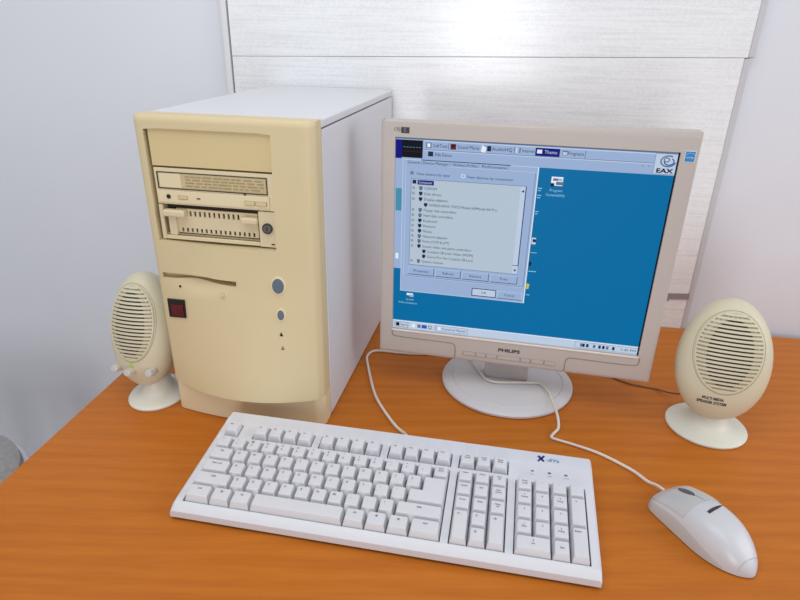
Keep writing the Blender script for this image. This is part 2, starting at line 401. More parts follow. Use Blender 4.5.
# optical drive
b = Bm(); box(b, (0.0848, FY+0.0068, 0.3147), (0.1492, 0.012, 0.0436), 'beige_pale', 0.0009, 2)
box(b, (0.0826, FY+0.0003, 0.3028), (0.1400, 0.0030, 0.0150), 'beige_pale', 0.0012, 2)
cd = obj('optical_drive', b, tw)
b = Bm(); box(b, (0.0825, FY+0.0008, 0.3220), (0.1350, 0.0016, 0.0185), 'beige_label', 0.0006, 1)
for (cx, cz, sx, sz) in ((0.0825, 0.3315, 0.1372, 0.0008), (0.0825, 0.3123, 0.1372, 0.0008), (0.0144, 0.322, 0.0008, 0.0195), (0.1506, 0.322, 0.0008, 0.0195)):
    box(b, (cx, FY+0.0003, cz), (sx, 0.0016, sz), 'recess_dark')
box(b, (0.0305, FY-0.0001, 0.3220), (0.0275, 0.0004, 0.0165), 'beige_pale')
box(b, (0.0955, FY-0.0001, 0.3220), (0.1020, 0.0004, 0.0150), 'beige_label')
for r_ in range(4):
    x = 0.050
    while x < 0.143:
        w_ = random.uniform(0.004, 0.012)
        box(b, (x+w_/2, FY-0.0004, 0.3275-r_*0.0036), (min(w_, 0.145-x), 0.0003, 0.0016), 'beige_print'); x += w_+random.uniform(0.001, 0.003)
obj('drive_tray', b, cd)
b = Bm(); cyl(b, (0.0265, FY-0.0012, 0.3029), 0.0026, 0.0012, 'hole_black', 20, rot=RX(PI/2)); cyl(b, (0.0265, FY-0.0010, 0.3029), 0.0034, 0.0008, 'beige_label', 20, rot=RX(PI/2)); obj('headphone_jack', b, cd)
b = Bm(); box(b, (0.0447, FY-0.0014, 0.3025), (0.011, 0.0014, 0.0036), 'beige_yellow', 0.0006, 2); box(b, (0.0447, FY-0.0011, 0.3025), (0.0124, 0.0006, 0.0050), 'beige_print', 0.0002, 1); obj('volume_wheel', b, cd)
b = Bm(); box(b, (0.0647, FY-0.0013, 0.3025), (0.0042, 0.0008, 0.0014), 'recess_dark'); obj('indicator_light', b, cd)
for x in (0.1285, 0.1430):
    b = Bm(); box(b, (x, FY-0.0018, 0.3015), (0.0128, 0.0020, 0.0044), 'beige_yellow', 0.0006, 2); box(b, (x, FY-0.0011, 0.3015), (0.0140, 0.0004, 0.0054), 'beige_print'); obj('eject_button', b, cd)
b = Bm(); box(b, (0.123, FY-0.0003, 0.3112), (0.0022, 0.0012, 0.0022), 'recess_dark'); obj('eject_hole', b, cd)
# removable drive rack
b = Bm(); box(b, (0.0848, FY+0.014, 0.2705), (0.1492, 0.006, 0.0430), 'recess_dark')
box(b, (0.0128, FY+0.006, 0.2705), (0.0052, 0.012, 0.0430), 'rack_pale', 0.0006, 1)
box(b, (0.1485, FY+0.0055, 0.2705), (0.0218, 0.013, 0.0430), 'rack_pale', 0.0008, 2)
box(b, (0.0765, FY+0.0060, 0.2516), (0.1220, 0.012, 0.0048), 'rack_pale', 0.0006, 1)
box(b, (0.0765, FY+0.0025, 0.2559), (0.1210, 0.002, 0.0012), 'beige_print')
rk = obj('drive_rack', b, tw)
b = Bm()
xs_ = lines(0.030, 0.134, 1, [0.0345+k*0.00615+d for k in range(16) for d in (0, 0.0026)])
hl = [(0.0345+k*0.00615, 0.0345+k*0.00615+0.0026, 0.2580, 0.2632) for k in range(16)] + [(0.0345+k*0.00615, 0.0345+k*0.00615+0.0026, 0.2780, 0.2845) for k in range(2, 13)]
sheet(b, xs_, [0.2570, 0.2580, 0.2632, 0.2780, 0.2845, 0.2872], hl, lambda x, z: Vector((x, FY+0.005, z)), lambda c: Vector((c.x, FY+0.008, c.z)), 'rack_pale'); obj('vented_cover', b, rk)
b = Bm(); box(b, (0.0310, FY-0.0005, 0.2828), (0.0280, 0.010, 0.0085), 'rack_pale', 0.0030, 3); box(b, (0.0255, FY+0.0035, 0.2668), (0.0100, 0.006, 0.0250), 'rack_pale', 0.0012, 2)
obj('handle', b, rk)
b = Bm(); box(b, (0.1265, FY-0.0005, 0.2803), (0.0210, 0.010, 0.0080), 'rack_pale', 0.0030, 3); obj('latch', b, rk)
b = Bm(); cyl(b, (0.1485, FY-0.0022, 0.2725), 0.0064, 0.0020, 'lock_dark', 28, rot=RX(PI/2)); cyl(b, (0.1485, FY-0.0030, 0.2725), 0.0047, 0.0020, 'lock_metal', 24, rot=RX(PI/2), bev=0.0004)
box(b, (0.1485, FY-0.0041, 0.2725), (0.0012, 0.0004, 0.0050), 'hole_black'); obj('key_lock', b, rk)
b = Bm(); box(b, (0.1540, FY-0.0012, 0.2530), (0.0040, 0.0008, 0.0014), 'hole_black'); obj('indicator_light', b, rk)
# diskette drive
b = Bm(); box(b, (0.056, 0.0125, 0.203), (0.112, 0.012, 0.018), 'beige_label')
box(b, (0.050, 0.0085, 0.2080), (0.088, 0.003, 0.0062), 'hole_black')
box(b, (0.1015, 0.0045, 0.2015), (0.0095, 0.006, 0.0066), 'beige_print')
fd = obj('diskette_drive', b, tw)
def onf(x, z, e=0.0): return (x, fr(x, z)-e, z)
TILT = lambda z: RX(-math.atan((Bz(z-0.004)-Bz(z+0.004))/0.008)*0.9)
def ell(b, x, z, rx, rz, h, m, e=0.0, bev=0.0):
    s = (fr(x+0.003, z)-fr(x-0.003, z))/0.006
    sz_ = (fr(x, z+0.003)-fr(x, z-0.003))/0.006
    n = Vector((s, -1, sz_)).normalized()
    M = n.to_track_quat('Z', 'Y').to_matrix().to_4x4()
    cyl(b, Vector(onf(x, z)) + n*e, rz, h, m, 36, rx=1.0, rot=M @ Matrix.Diagonal((rx/rz, 1, 1, 1)), bev=bev)
b = Bm(); ell(b, 0.0878, 0.1861, 0.0032, 0.0022, 0.003, 'beige_yellow', 0.001, 0.0006); obj('eject_button', b, fd)
b = Bm(); ell(b, 0.0284, 0.1895, 0.0014, 0.0014, 0.001, 'hole_black', 0.0); obj('indicator_light', b, fd)
# speed display
b = Bm()
def plate(b, pts, m, e):
    V_ = [Vector(onf(*p)) + Vector((0, -e, 0)) for p in pts]; W_ = [v + Vector((0, 0.006, 0)) for v in V_]; bm = b.bm
    a = [bm.verts.new(v) for v in V_]; c = [bm.verts.new(v) for v in W_]; i = b.mi(m)
    fs = [bm.faces.new(a)] + [bm.faces.new((a[k], c[k], c[(k+1) % 4], a[(k+1) % 4])) for k in range(4)]
    for f in fs: f.material_index = i
plate(b, [(0.0070, 0.1445), (0.0336, 0.1482), (0.0336, 0.1725), (0.0070, 0.1697)], 'lens_black', 0.0022)
plate(b, [(0.0120, 0.1475), (0.0312, 0.1502), (0.0312, 0.1655), (0.0120, 0.1630)], 'lens_red', 0.0026); obj('speed_display', b, tw)
for (x, z, rx, rz) in ((0.1603, 0.2038, 0.0073, 0.0095), (0.1624, 0.1665, 0.0042, 0.0065)):
    b = Bm(); ell(b, x, z, rx+0.0022, rz+0.0024, 0.0024, 'beige_pale', 0.0, 0.0010); ell(b, x, z, rx, rz, 0.0034, 'button_blue', 0.0006, 0.0010)
    obj('power_button' if rx > 0.006 else 'reset_button', b, tw, label='round grey-blue power button' if rx > 0.006 else 'small grey-blue reset button')
for (x, z, m) in ((0.1622, 0.1408, 'hole_black'), (0.1636, 0.1225, 'led_red')):
    b = Bm(); s = 0.0022
    V_ = [onf(x-s, z-s, 0.0006), onf(x+s, z-s, 0.0006), onf(x-s*0.2, z+s*1.3, 0.0006)]
    f = b.bm.faces.new([b.bm.verts.new(v) for v in V_]); f.material_index = b.mi(m)
    bmesh.ops.extrude_face_region(b.bm, geom=[f]); 
    for v in b.bm.verts[:3]: v.co.y += 0.002
    obj('indicator_light', b, tw)
for x in (0.03, TW-0.03):
    for y in (0.06, TD-0.05):
        b = Bm(); cyl(b, (x, y, 0.0006), 0.008, 0.001, 'hole_black', 20); obj('foot', b, tw)

# ------------------------------------------------------------------ monitor
mn = thing('flat_monitor', 'square flat-panel monitor in pale grey frame showing a blue desktop with open window', 'monitor', (0.1558, 0.73808, 0), -0.2058)
SZ = 0.09563; SW, SH = 0.338, 0.270
b = Bm()
X0, X1, Z0, Z1 = -0.1874, 0.1890, SZ-0.0385, SZ+0.2905
xs = lines(X0, X1, 24, (-SW/2, SW/2, X0+0.002, X0+0.005, X1-0.002, X1-0.005)); zs = lines(Z0, Z1, 20, (SZ, SZ+SH, Z0+0.002, Z0+0.005, Z1-0.002, Z1-0.005))
def mf(x, z):
    e = max(0, 1-min(x-X0, X1-x, z-Z0, Z1-z)/0.003)
    return Vector((x, -0.0030+0.0018*e**2, z + (0.0028*x/0.187 if z > Z1-0.001 else 0)))
sheet(b, xs, zs, [(-SW/2, SW/2, SZ, SZ+SH)], mf, lambda c: Vector((c.x, 0.0015 if (abs(c.x) < SW/2+0.001 and SZ-0.001 < c.z < SZ+SH+0.001) else 0.022, c.z)), 'bezel_grey')
# bright lip under the glass and dark line at its right
box(b, (0, -0.0034, SZ-0.0016), (SW+0.001, 0.0014, 0.0026), 'bezel_lip', 0.0005, 1)
g = lambda pts: tube(b, pts, 0.0007, 'groove', 6, 4)
g([(-0.1690, -0.0031, SZ-0.002), (-0.1685, -0.0031, SZ-0.0085), (-0.1620, -0.0031, SZ-0.0118), (-0.12, -0.0031, SZ-0.0125), (-0.0850, -0.0031, SZ-0.0130), (-0.0785, -0.0031, SZ-0.0150), (-0.0765, -0.0031, SZ-0.0205), (-0.0762, -0.0031, SZ-0.036)])
g([(0.1715, -0.0031, SZ-0.002), (0.1710, -0.0031, SZ-0.0085), (0.1650, -0.0031, SZ-0.0140), (0.12, -0.0031, SZ-0.0145), (0.0850, -0.0031, SZ-0.0140), (0.0790, -0.0031, SZ-0.0158), (0.0767, -0.0031, SZ-0.0205), (0.0764, -0.0031, SZ-0.036)])
text(b, 'PHILIPS', 0.0068, 'print_dark', Matrix.Translation((-0.001, -0.0033, SZ-0.0150)) @ RX(PI/2), 0.00025, 0.0, width=0.0300)
text(b, '170', 0.0066, 'print_dark', Matrix.Translation((-0.1668, -0.0033, SZ+0.2790)) @ RX(PI/2), 0.0, 0.0, width=0.0075)
text(b, 'S', 0.0060, 'print_grey', Matrix.Translation((-0.1566, -0.0037, SZ+0.2788)) @ RX(PI/2), 0.0002)
bz = obj('bezel', b, mn)
b = Bm(); box(b, (-0.1562, -0.0031, SZ+0.2788), (0.0105, 0.0006, 0.0072), 'print_dark'); obj('model_badge', b, bz)
b = Bm(); cz = SZ+0.2660; box(b, (0.1793, -0.0031, cz), (0.0118, 0.0005, 0.0130), 'sticker_pale', rot=None); box(b, (0.1793, -0.0034, cz), (0.0104, 0.0004, 0.0116), 'sticker_blue')
# small white star and sweep on the blue sticker
text(b, 'energy', 0.0034, 'sticker_pale', Matrix.Translation((0.1790, -0.0038, cz-0.0008)) @ RX(PI/2), 0.0, 0.0, width=0.0082, shear=0.2)
tube(b, [(0.1750, -0.0038, cz+0.0016), (0.1775, -0.0038, cz+0.0038), (0.1812, -0.0038, cz+0.0040), (0.1838, -0.0038, cz+0.0022)], 0.00018, 'sticker_pale', 6, 4)
obj('energy_sticker', b, bz, label='small blue square sticker')
# row of buttons
bx_ = [(-0.0655, -0.0475), (-0.0472, -0.0330), (-0.0325, -0.0175), (-0.0170, 0.0150), (0.0155, 0.0295), (0.0300, 0.0475), (0.0480, 0.0640)]
for a, c in bx_:
    b = Bm(); box(b, ((a+c)/2, -0.0031, SZ-0.0268), (c-a-0.0002, 0.0004, 0.0068), 'groove'); box(b, ((a+c)/2+0.0003, -0.0035, SZ-0.0266), (c-a-0.0014, 0.0006, 0.0056), 'bezel_grey', 0.0002, 1); obj('control_button', b, mn)
# back housing
b = Bm(); box(b, (0, 0.030, (Z0+Z1)/2), (X1-X0-0.006, 0.018, Z1-Z0-0.006), 'bezel_grey', 0.004, 2)
box(b, (0, 0.048, SZ+0.13), (0.27, 0.022, 0.22), 'bezel_grey', 0.008, 2)
for k in range(9): box(b, (-0.08+k*0.02, 0.0592, SZ+0.20), (0.010, 0.001, 0.003), 'recess_dark')
obj('back_housing', b, mn)
# stand
b = Bm(); box(b, (0.0, 0.050, 0.062), (0.058, 0.018, 0.110), 'neck_grey', 0.003, 2); box(b, (-0.002, 0.045, 0.0360), (0.0630, 0.026, 0.048), 'neck_grey', 0.002, 2); obj('stand_neck', b, mn)
b = Bm()
lathe(b, [(0, 0.0), (0.098, 0.0), (0.1005, 0.002), (0.1005, 0.005), (0.097, 0.0078), (0.090, 0.0092), (0.0855, 0.0100), (0.0845, 0.0090), (0.0835, 0.0102), (0.06, 0.0125), (0.03, 0.0140), (0, 0.0144)], 'base_grey', 96, (0.0, 0.0465, 0), 0.975, 0.975); obj('stand_base', b, mn)
# the screen and what it shows: one mesh, layered flat areas
b = Bm(); LV = [0]
def P(x, y, l): return Vector((-SW/2 + x*0.001, 0.0012-0.00004*l, SZ+SH-y*0.001))
def R(x0, y0, x1, y1, m, l=1): quad(b, [P(x0, y1, l), P(x1, y1, l), P(x1, y0, l), P(x0, y0, l)], m)
def W(s, x, y, size, m='ui_ink', l=12, width=None, bold=0.0, align='LEFT'):
    M = Matrix.Translation(P(x, y, l)) @ RX(PI/2)
    if width and align == 'LEFT': M = Matrix.Translation(P(x+width/2, y, l)) @ RX(PI/2); align = 'CENTER'
    text(b, s, size*0.001, m, M, bold*0.001, 0, width*0.001 if width else None, align)
def FR(x0, y0, x1, y1, m, t=0.5, l=6):
    R(x0, y0, x1, y0+t, m, l); R(x0, y1-t, x1, y1, m, l); R(x0, y0, x0+t, y1, m, l); R(x1-t, y0, x1, y1, m, l)
R(0, 0, 338, 270, 'ui_desktop', 0)
R(0, 0, 338, 2.6, 'ui_line', 1); R(336.2, 0, 338, 270, 'ui_black', 22); R(0, 0, 338, 0.8, 'ui_black', 22)
R(0, 2.6, 338, 28, 'ui_grey', 1); R(36, 2.8, 338, 4.2, 'ui_grey_light', 2); R(36, 14.2, 311, 14.8, 'ui_line', 2); R(36, 15, 311, 16, 'ui_grey_light', 2)
R(0, 3.5, 8, 27, 'ui_navy', 2); R(8, 3.5, 35, 25.5, 'ui_black', 3)
for x in range(10, 34, 4): R(x, 12, x+2.6, 12.7, 'ui_teal', 4); R(x+1, 17.4, x+3.4, 18.1, 'ui_red', 4)
R(39, 5.5, 46, 12, 'ui_line', 3); R(40.5, 6.5, 44.5, 11, 'ui_white', 4); W('SoftText', 48, 9, 6.2, width=18); R(67.3, 5, 67.8, 13, 'ui_ink', 3)
R(70, 5.5, 77, 12.5, 'ui_red', 3); R(71.5, 7, 75, 9, 'ui_black', 4); W('Sound Mania', 79, 9, 6.2, width=27); R(112, 5, 112.5, 13, 'ui_ink', 3)
quad(b, [P(108, 13, 9), P(113.5, 14, 9), P(114.5, 8, 9), P(109.5, 4.5, 9)], 'ui_white')
R(115.5, 5.5, 120.5, 12, 'ui_ink', 3); W('AudioHQ', 121.5, 9, 6.2, width=25); R(148.5, 5, 149, 13, 'ui_ink', 3); R(151, 5.5, 152, 12, 'ui_white', 4); R(155, 5.5, 156, 12, 'ui_ink', 4)
W('Internet', 158, 9, 6, width=15); R(174, 4.3, 203, 14, 'ui_navy', 3); R(176, 6.5, 182, 11, 'ui_white', 4); W('Theme', 185, 9, 6, 'ui_grey_light', width=15)
R(206, 6, 212, 11.5, 'ui_line', 3); R(206.6, 7.6, 211.4, 11, 'ui_grey_light', 4); W('Programs', 212.5, 9, 6.2, width=18.5); R(232.5, 4.5, 233, 14, 'ui_ink', 3)
R(42, 16.3, 48.5, 22.5, 'ui_ink', 3); W('Edit Demo', 51, 20, 6.2, width=21)
for x in (298, 305): W('<' if x < 300 else '>', x, 18.5, 5, 'ui_line')
R(312, 2.8, 338, 27, 'ui_grey_light', 3); FR(312, 2.8, 337.6, 27, 'ui_line', 0.4, 4)
def ring(cx, cy, rx, ry, t, m, l, a0=0, a1=360, n=24):
    for k in range(n):
        a = math.radians(a0+(a1-a0)*k/n); c = math.radians(a0+(a1-a0)*(k+1)/n)
        quad(b, [P(cx+rx*math.cos(a), cy+ry*math.sin(a), l), P(cx+rx*math.cos(c), cy+ry*math.sin(c), l), P(cx+(rx-t)*math.cos(c), cy+(ry-t)*math.sin(c), l), P(cx+(rx-t)*math.cos(a), cy+(ry-t)*math.sin(a), l)], m)
ring(327, 11.5, 9, 7, 1.6, 'ui_line', 5, 10, 300); ring(328, 12, 6, 4.6, 1.4, 'ui_blue', 6, -60, 200); ring(325, 10, 3.6, 3, 1.3, 'ui_line', 7)
W('EAX', 315, 23, 7, 'ui_black', width=19, bold=0.25)
# pale column and icons left of the open window
R(0, 28, 10, 178, 'ui_grey', 2); R(1, 66, 9, 96, 'ui_teal', 3); R(2, 156, 6, 164, 'ui_white', 3)
# open window
R(9.5, 27.5, 180.5, 211, 'ui_grey', 3); FR(9.5, 27.5, 180.8, 211.3, 'ui_grey_light', 0.9, 4); R(179.6, 28, 180.8, 211.3, 'ui_white', 5); R(177, 35, 177.6, 188, 'ui_line', 5)
R(13.5, 32, 14.1, 188, 'ui_grey_light', 5); R(13.5, 187.5, 177.5, 188.1, 'ui_line', 5); R(13.5, 188.3, 177.5, 188.9, 'ui_grey_light', 5)
R(34, 27.2, 146, 28.2, 'ui_ink', 6)
for s, x, w_ in (('General', 16, 16), ('Device Manager', 36, 33), ('Hardware Profiles', 74, 31), ('Performance', 111, 30)):
    W(s, x, 31.2, 5.2, width=w_); R(x+w_+1.6, 28.5, x+w_+2.1, 34, 'ui_line', 6)
R(70, 34, 177, 34.5, 'ui_grey_light', 6)
ring(22, 44.8, 2.6, 2.6, 0.7, 'ui_line', 7); R(21, 43.8, 23, 45.8, 'ui_ink', 8); W('View devices by type', 28, 45.5, 5, width=43)
ring(88, 44.8, 2.6, 2.6, 0.7, 'ui_white', 7); W('View devices by connection', 93, 45.5, 5, width=58)
R(21, 52, 168.5, 171, 'ui_list', 5); FR(21, 52, 168.5, 171, 'ui_line', 0.6, 6); R(161, 53, 168, 170, 'ui_grey_light', 7); R(167.2, 53, 168, 158, 'ui_ink', 8); R(160.6, 158, 168, 158.8, 'ui_ink', 8)
quad(b, [P(162.5, 60, 9), P(166.5, 60, 9), P(164.6, 57, 9), P(164.4, 57, 9)], 'ui_ink'); quad(b, [P(162.5, 164, 9), P(166.5, 164, 9), P(164.6, 167, 9), P(164.4, 167, 9)], 'ui_ink')
R(29.5, 53.4, 51, 59.4, 'ui_navy', 8); W('Computer', 31, 56.4, 5, 'ui_grey_light', width=18); R(23, 53.6, 28, 58.6, 'ui_ink', 8)
rows = [('CDROM', 64.0, 0, 16), ('Disk drives', 71.2, 0, 22), ('Display adapters', 78.5, 0, 31), ('NVIDIA RIVA TNT2 Model 64/Model 64 Pro', 85.7, 1, 88), ('Floppy disk controllers', 93, 0, 43), ('Hard disk controllers', 100.2, 0, 39),
        ('Keyboard', 107.4, 0, 18), ('Monitors', 114.6, 0, 16), ('Mouse', 121.8, 0, 12), ('Network adapters', 129, 0, 33), ('Ports (COM & LPT)', 136, 0, 36), ('Sound, video and game controllers', 143.2, 0, 66),
        ('Creative SB Live! Value (WDM)', 150.3, 1, 62), ('Game Port for Creative SB Live!', 157.5, 1, 62), ('System devices', 164.8, 0, 29)]
for k, (s, y, ind, w_) in enumerate(rows):
    xo = 46 if ind else 39
    W(s, xo, y, 5.0, width=w_)
    if not ind: FR(23, y-1.6, 26.2, y+1.6, 'ui_line', 0.5, 8); R(23.8, y-0.3, 25.4, y+0.3, 'ui_ink', 9)
    c = ('ui_line', 'ui_ink', 'ui_ink', 'ui_ink', 'ui_line')[k % 5]
    R(xo-7, y-2.6, xo-2.4, y+1.2, c, 8); R(xo-6, y+1.2, xo-3.6, y+2.6, 'ui_ink', 8)
for s, x0, x1 in (('Properties', 20, 56.5), ('Refresh', 58.5, 93), ('Remove', 95, 131), ('Print', 133, 169)):
    R(x0, 174, x1, 185, 'ui_grey_light', 6); R(x0+0.6, 174.6, x1-0.6, 184.4, 'ui_grey', 7); R(x0, 184.4, x1, 185.2, 'ui_ink', 8); R(x1-0.7, 174, x1, 185, 'ui_ink', 8); W(s, (x0+x1)/2, 179.4, 5, align='CENTER')
R(109.5, 196.5, 142.5, 208, 'ui_ink', 6); R(110.6, 197.5, 141.6, 206.9, 'ui_grey_light', 7); W('OK', 126, 202.2, 5, align='CENTER')
R(144, 197, 177, 208, 'ui_grey_light', 6); R(144.7, 197.6, 176.4, 207.3, 'ui_grey', 7); R(144, 207.3, 177, 208, 'ui_ink', 8); W('Cancel', 160.5, 202.2, 5, align='CENTER')
# desktop icons
R(197, 38, 211, 49, 'ui_white', 2); R(199, 40, 206, 43, 'ui_line', 3); R(203, 44, 212, 48, 'ui_line', 4); R(197, 46, 201, 50, 'ui_black', 4); R(205, 40, 210, 43, 'ui_grey', 4)
W('Program', 204, 55, 4.6, 'ui_pale_text', align='CENTER', width=15); W('Compatibility', 204, 60.8, 4.6, 'ui_pale_text', align='CENTER', width=23)
for x, y, w_ in ((182, 53, 5), (182, 62, 5), (182, 83, 4)): R(x, y, x+w_, y+1, 'ui_pale_text', 2); R(x, y+3, x+w_-1, y+4, 'ui_pale_text', 2)
R(181.5, 118, 187, 127, 'ui_grey_light', 2); R(183, 120, 187, 124, 'ui_ink', 3); R(182, 138, 190, 138.8, 'ui_pale_text', 2)
quad(b, [P(181.5, 150, 2), P(185.5, 153, 2), P(184, 157, 2), P(181.5, 158, 2)], 'ui_ink'); R(182, 164, 192, 165, 'ui_pale_text', 2)
quad(b, [P(181.5, 182, 2), P(185.5, 183, 2), P(184.5, 190, 2), P(181.5, 190, 2)], 'ui_yellow'); R(182, 198, 187, 199, 'ui_pale_text', 2)
R(19, 214, 28, 217.5, 'ui_white', 2); R(23, 216, 29, 219.5, 'ui_grey', 3); W('System', 24, 223.5, 4.2, 'ui_pale_text', align='CENTER', width=11); W('Information', 21, 229, 4.2, 'ui_pale_text', align='CENTER', width=26)
# task bar
R(0, 257.5, 338, 270, 'ui_grey_light', 2); R(0, 258.2, 338, 259, 'ui_white', 3)
FR(2.5, 260, 22.5, 268.6, 'ui_ink', 0.5, 4); R(4.5, 261.6, 9.5, 267, 'ui_black', 5); W('Start', 11, 264.4, 5.2, 'ui_black', width=10.5)
for x, c in ((28, 'ui_white'), (36, 'ui_line'), (42, 'ui_blue'), (45, 'ui_blue'), (52, 'ui_line')): R(x, 261.6, x+4.5, 267, c, 4)
R(53.4, 262.8, 55.4, 265.6, 'ui_white', 5); R(61.4, 259.6, 62, 269, 'ui_ink', 4); FR(64, 260, 108, 268.8, 'ui_line', 0.4, 4); R(65.5, 262, 69.5, 266.6, 'ui_white', 5); W('Control Panel', 71, 264.4, 5, width=34)
for x, c in ((262, 'ui_line'), (265, 'ui_ink'), (270, 'ui_ink'), (279, 'ui_line'), (286, 'ui_ink'), (291, 'ui_ink'), (296, 'ui_line'), (304, 'ui_ink')): R(x, 262, x+3.2, 267, c, 4)
FR(255, 259.8, 337, 269, 'ui_line', 0.4, 4); W('1:40 PM', 315, 264.6, 5, width=19)
obj('screen', b, mn, smooth=0, label='lit screen with blue desktop')

# ------------------------------------------------------------------ keyboard
KU = 0.018621; KS = 0.99247; N1 = 15.488; N2 = 18.980
kb = thing('computer_keyboard', 'long white full-size keyboard lying at the front of the desk', 'keyboard', (-0.23043, 0.49916, 0), -0.17965)
KA = math.atan(0.14653)
KY = KU*KS
def kz(y): return 0.018 + 0.14653*y
FRW = 5.325     # front of the function row, in key units
b = Bm()
y0, y1 = -0.0095, 0.1455
wells = [(0, 15, 0, 5), (N1, N1+3, 0, 5), (N2, N2+4, 0, 5), (0, 1, FRW, FRW+1), (2, 6, FRW, FRW+1), (6.5, 10.5, FRW, FRW+1), (11, 15, FRW, FRW+1), (N1, N1+3, FRW, FRW+1)]
MG = 0.0006
wl_ = [(a*KU-MG, c*KU+MG, d*KY-MG, e*KY+MG) for a, c, d, e in wells]
xs = sorted(set([round(v, 6) for h in wl_ for v in h[:2]] + [-0.0105, -0.0097, -0.0078, 0.4385, 0.4377, 0.4358]))
ys = sorted(set([round(v, 6) for h in wl_ for v in h[2:]] + [-0.0105, -0.0098, -0.0080, -0.0055, -0.0030, 0.1195, 0.1235, 0.1395, 0.1412]))
def kt(x, y):
    z = kz(y) + 0.0008
    if y < -0.001: z -= 0.0050*((-0.001-y)/0.0095)**1.5
    if y > 0.119: z = kz(0.119) + 0.0008 + (0.0012 + (y-0.123)*0.03 if y >= 0.123 else 0)
    if y > 0.1405: z -= 0.0016
    e = max(0, 1-min(x+0.0105, 0.4385-x)/0.003); z -= 0.003*e**2
    return Vector((x + (-0.0012 + 0.0250*(y+0.01) if x < 0 else 0), y, z))
sheet(b, xs, ys, wl_, kt, lambda c: Vector((c.x*1.0, c.y, max(0.002, 0.004 if (c.x < -0.0068 or c.x > 0.4380 or c.y < -0.010 or c.y > 0.141) else c.z-0.006))), 'kb_white')
# step line across the front strip
box(b, (0.2145, -0.0030, 0.01700), (0.4440, 0.0004, 0.0005), 'legend')
M0 = lambda x, y, dz=0.0: Matrix.Translation((x, y, kt(x, y).z + dz)) @ RX(KA)
kc = obj('keyboard_case', b, kb)
b = Bm(); box(b, (0.2150, 0.065, 0.0030), (0.4380, 0.146, 0.0035), 'kb_white', 0.001, 2)
obj('base_shell', b, kb)
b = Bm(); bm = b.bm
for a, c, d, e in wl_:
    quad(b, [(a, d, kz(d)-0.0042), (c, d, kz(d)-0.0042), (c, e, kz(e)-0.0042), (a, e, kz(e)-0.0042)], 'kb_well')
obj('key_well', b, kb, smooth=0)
b = Bm()
lx, ly = 0.3812, 0.1285
Ml = M0(lx, ly, 0.0005)
for s in (1, -1):
    box(b, (Ml @ Vector((0, 0, 0))), (0.0020 if s > 0 else 0.0026, 0.0118 if s > 0 else 0.0100, 0.0003), 'logo_navy', rot=RX(KA) @ RZ(s*math.radians(-38)))
text(b, '-5Ys', 0.0062, 'logo_blue', Matrix.Translation((lx+0.0130, ly-0.0010, kt(lx, ly).z+0.0004)) @ RX(KA), 0.00015, width=0.0145, shear=0.2)
obj('logo', b, kb, label='blue X logo')
for i, (lx, m, s) in enumerate(((0.3715, 'led_off_green', 'Num'), (0.3905, 'led_off_dark', 'Caps'), (0.4086, 'led_off_dark', 'Scroll'))):
    b = Bm(); x = lx; y = 0.1085
    box(b, (x, y, kt(x, y).z+0.0003), (0.0034, 0.0022, 0.0010), m, 0.0003, 1, rot=RX(KA))
    text(b, s, 0.0024, 'legend', Matrix.Translation((x, y-0.0045, kt(x, y-0.0045).z+0.0002)) @ RX(KA)); obj('indicator_light', b, kb)
def key(name, x0, y0_, w_, h, leg, size=0.0034, notch=None):
    """x0,y0,w,h in key units"""
    b = Bm(); gx = 0.0005
    xa, xb = x0*KU+gx, (x0+w_)*KU-gx; ya, yb = y0_*KY+gx, (y0_+h)*KY-gx
    M = Matrix.Translation((0, 0, 0.018)) @ RX(0)
    rects = [(xa, xb, ya, yb)]
    H = 0.0080
    for (a, c, d, e) in rects:
        bm = b.bm; i = b.mi('key_white')
        zb = lambda y: kz(y) - 0.0035
        levels = [(0, 0, 0, 0, 0.0), (0.0004, 0.0004, 0.0004, 0.0003, 0.0040), (0.0020, 0.0020, 0.0019, 0.0010, H+0.0028), (0.0028, 0.0028, 0.0027, 0.0017, H+0.0035)]
        rings = []
        for (l, r, f, bk, z) in levels:
            a2, c2, d2, e2 = a+l, c-r, d+f, e-bk; ch = 0.0006 + 0.25*l
            if notch: pts = [(a2, d2), (c2, d2), (c2, e2), (notch[0]+l, e2), (notch[0]+l, notch[1]-bk), (a2, notch[1]-bk)]
            else: pts = [(a2+ch, d2), (c2-ch, d2), (c2, d2+ch), (c2, e2-ch), (c2-ch, e2), (a2+ch, e2), (a2, e2-ch), (a2, d2+ch)]
            rings.append([bm.verts.new((px, py, zb(py)+z)) for px, py in pts])
        for r0, r1 in zip(rings, rings[1:]):
            for k in range(len(r0)): f = bm.faces.new((r0[k], r0[(k+1) % len(r0)], r1[(k+1) % len(r0)], r1[k])); f.material_index = i
        f = bm.faces.new(rings[-1]); f.material_index = i
    if leg:
        a, c, d, e = rects[0]
        ls = leg.split('|'); n = len(ls)
        for j, s in enumerate(ls):
            yy = e - 0.0058 - j*size*1.1; xx = (a+c)/2 if (size < 0.003 or w_ > 1.2) else a+0.0068
            if n == 2 and size > 0.003: yy = e-0.0052-j*0.0050
            text(b, s, size, 'legend', Matrix.Translation((xx, yy, kz(yy)-0.0035+H+0.0035+0.00015)) @ RX(KA), 0.00009)
    return obj(name, b, kb)
nk = 0
for k, s in enumerate(['~|`', '!|1', '@|2', '#|3', '$|4', '%|5', '^|6', '&|7', '*|8', '(|9', ')|0', '_|-', '+|=', '| |\\']):
    key('key', k, 4, 1, 1, '|\\' if k == 13 else s, 0.0036)
key('backspace_key', 14, 4, 1, 1, 'Back|Space', 0.0027)
key('tab_key', 0, 3, 1.5, 1, 'Tab', 0.0030)
for k, s in enumerate('QWERTYUIOP[]'): key('key', 1.5+k, 3, 1, 1, s, 0.0040)
key('caps_lock_key', 0, 2, 1.75, 1, 'Caps Lock', 0.0028)
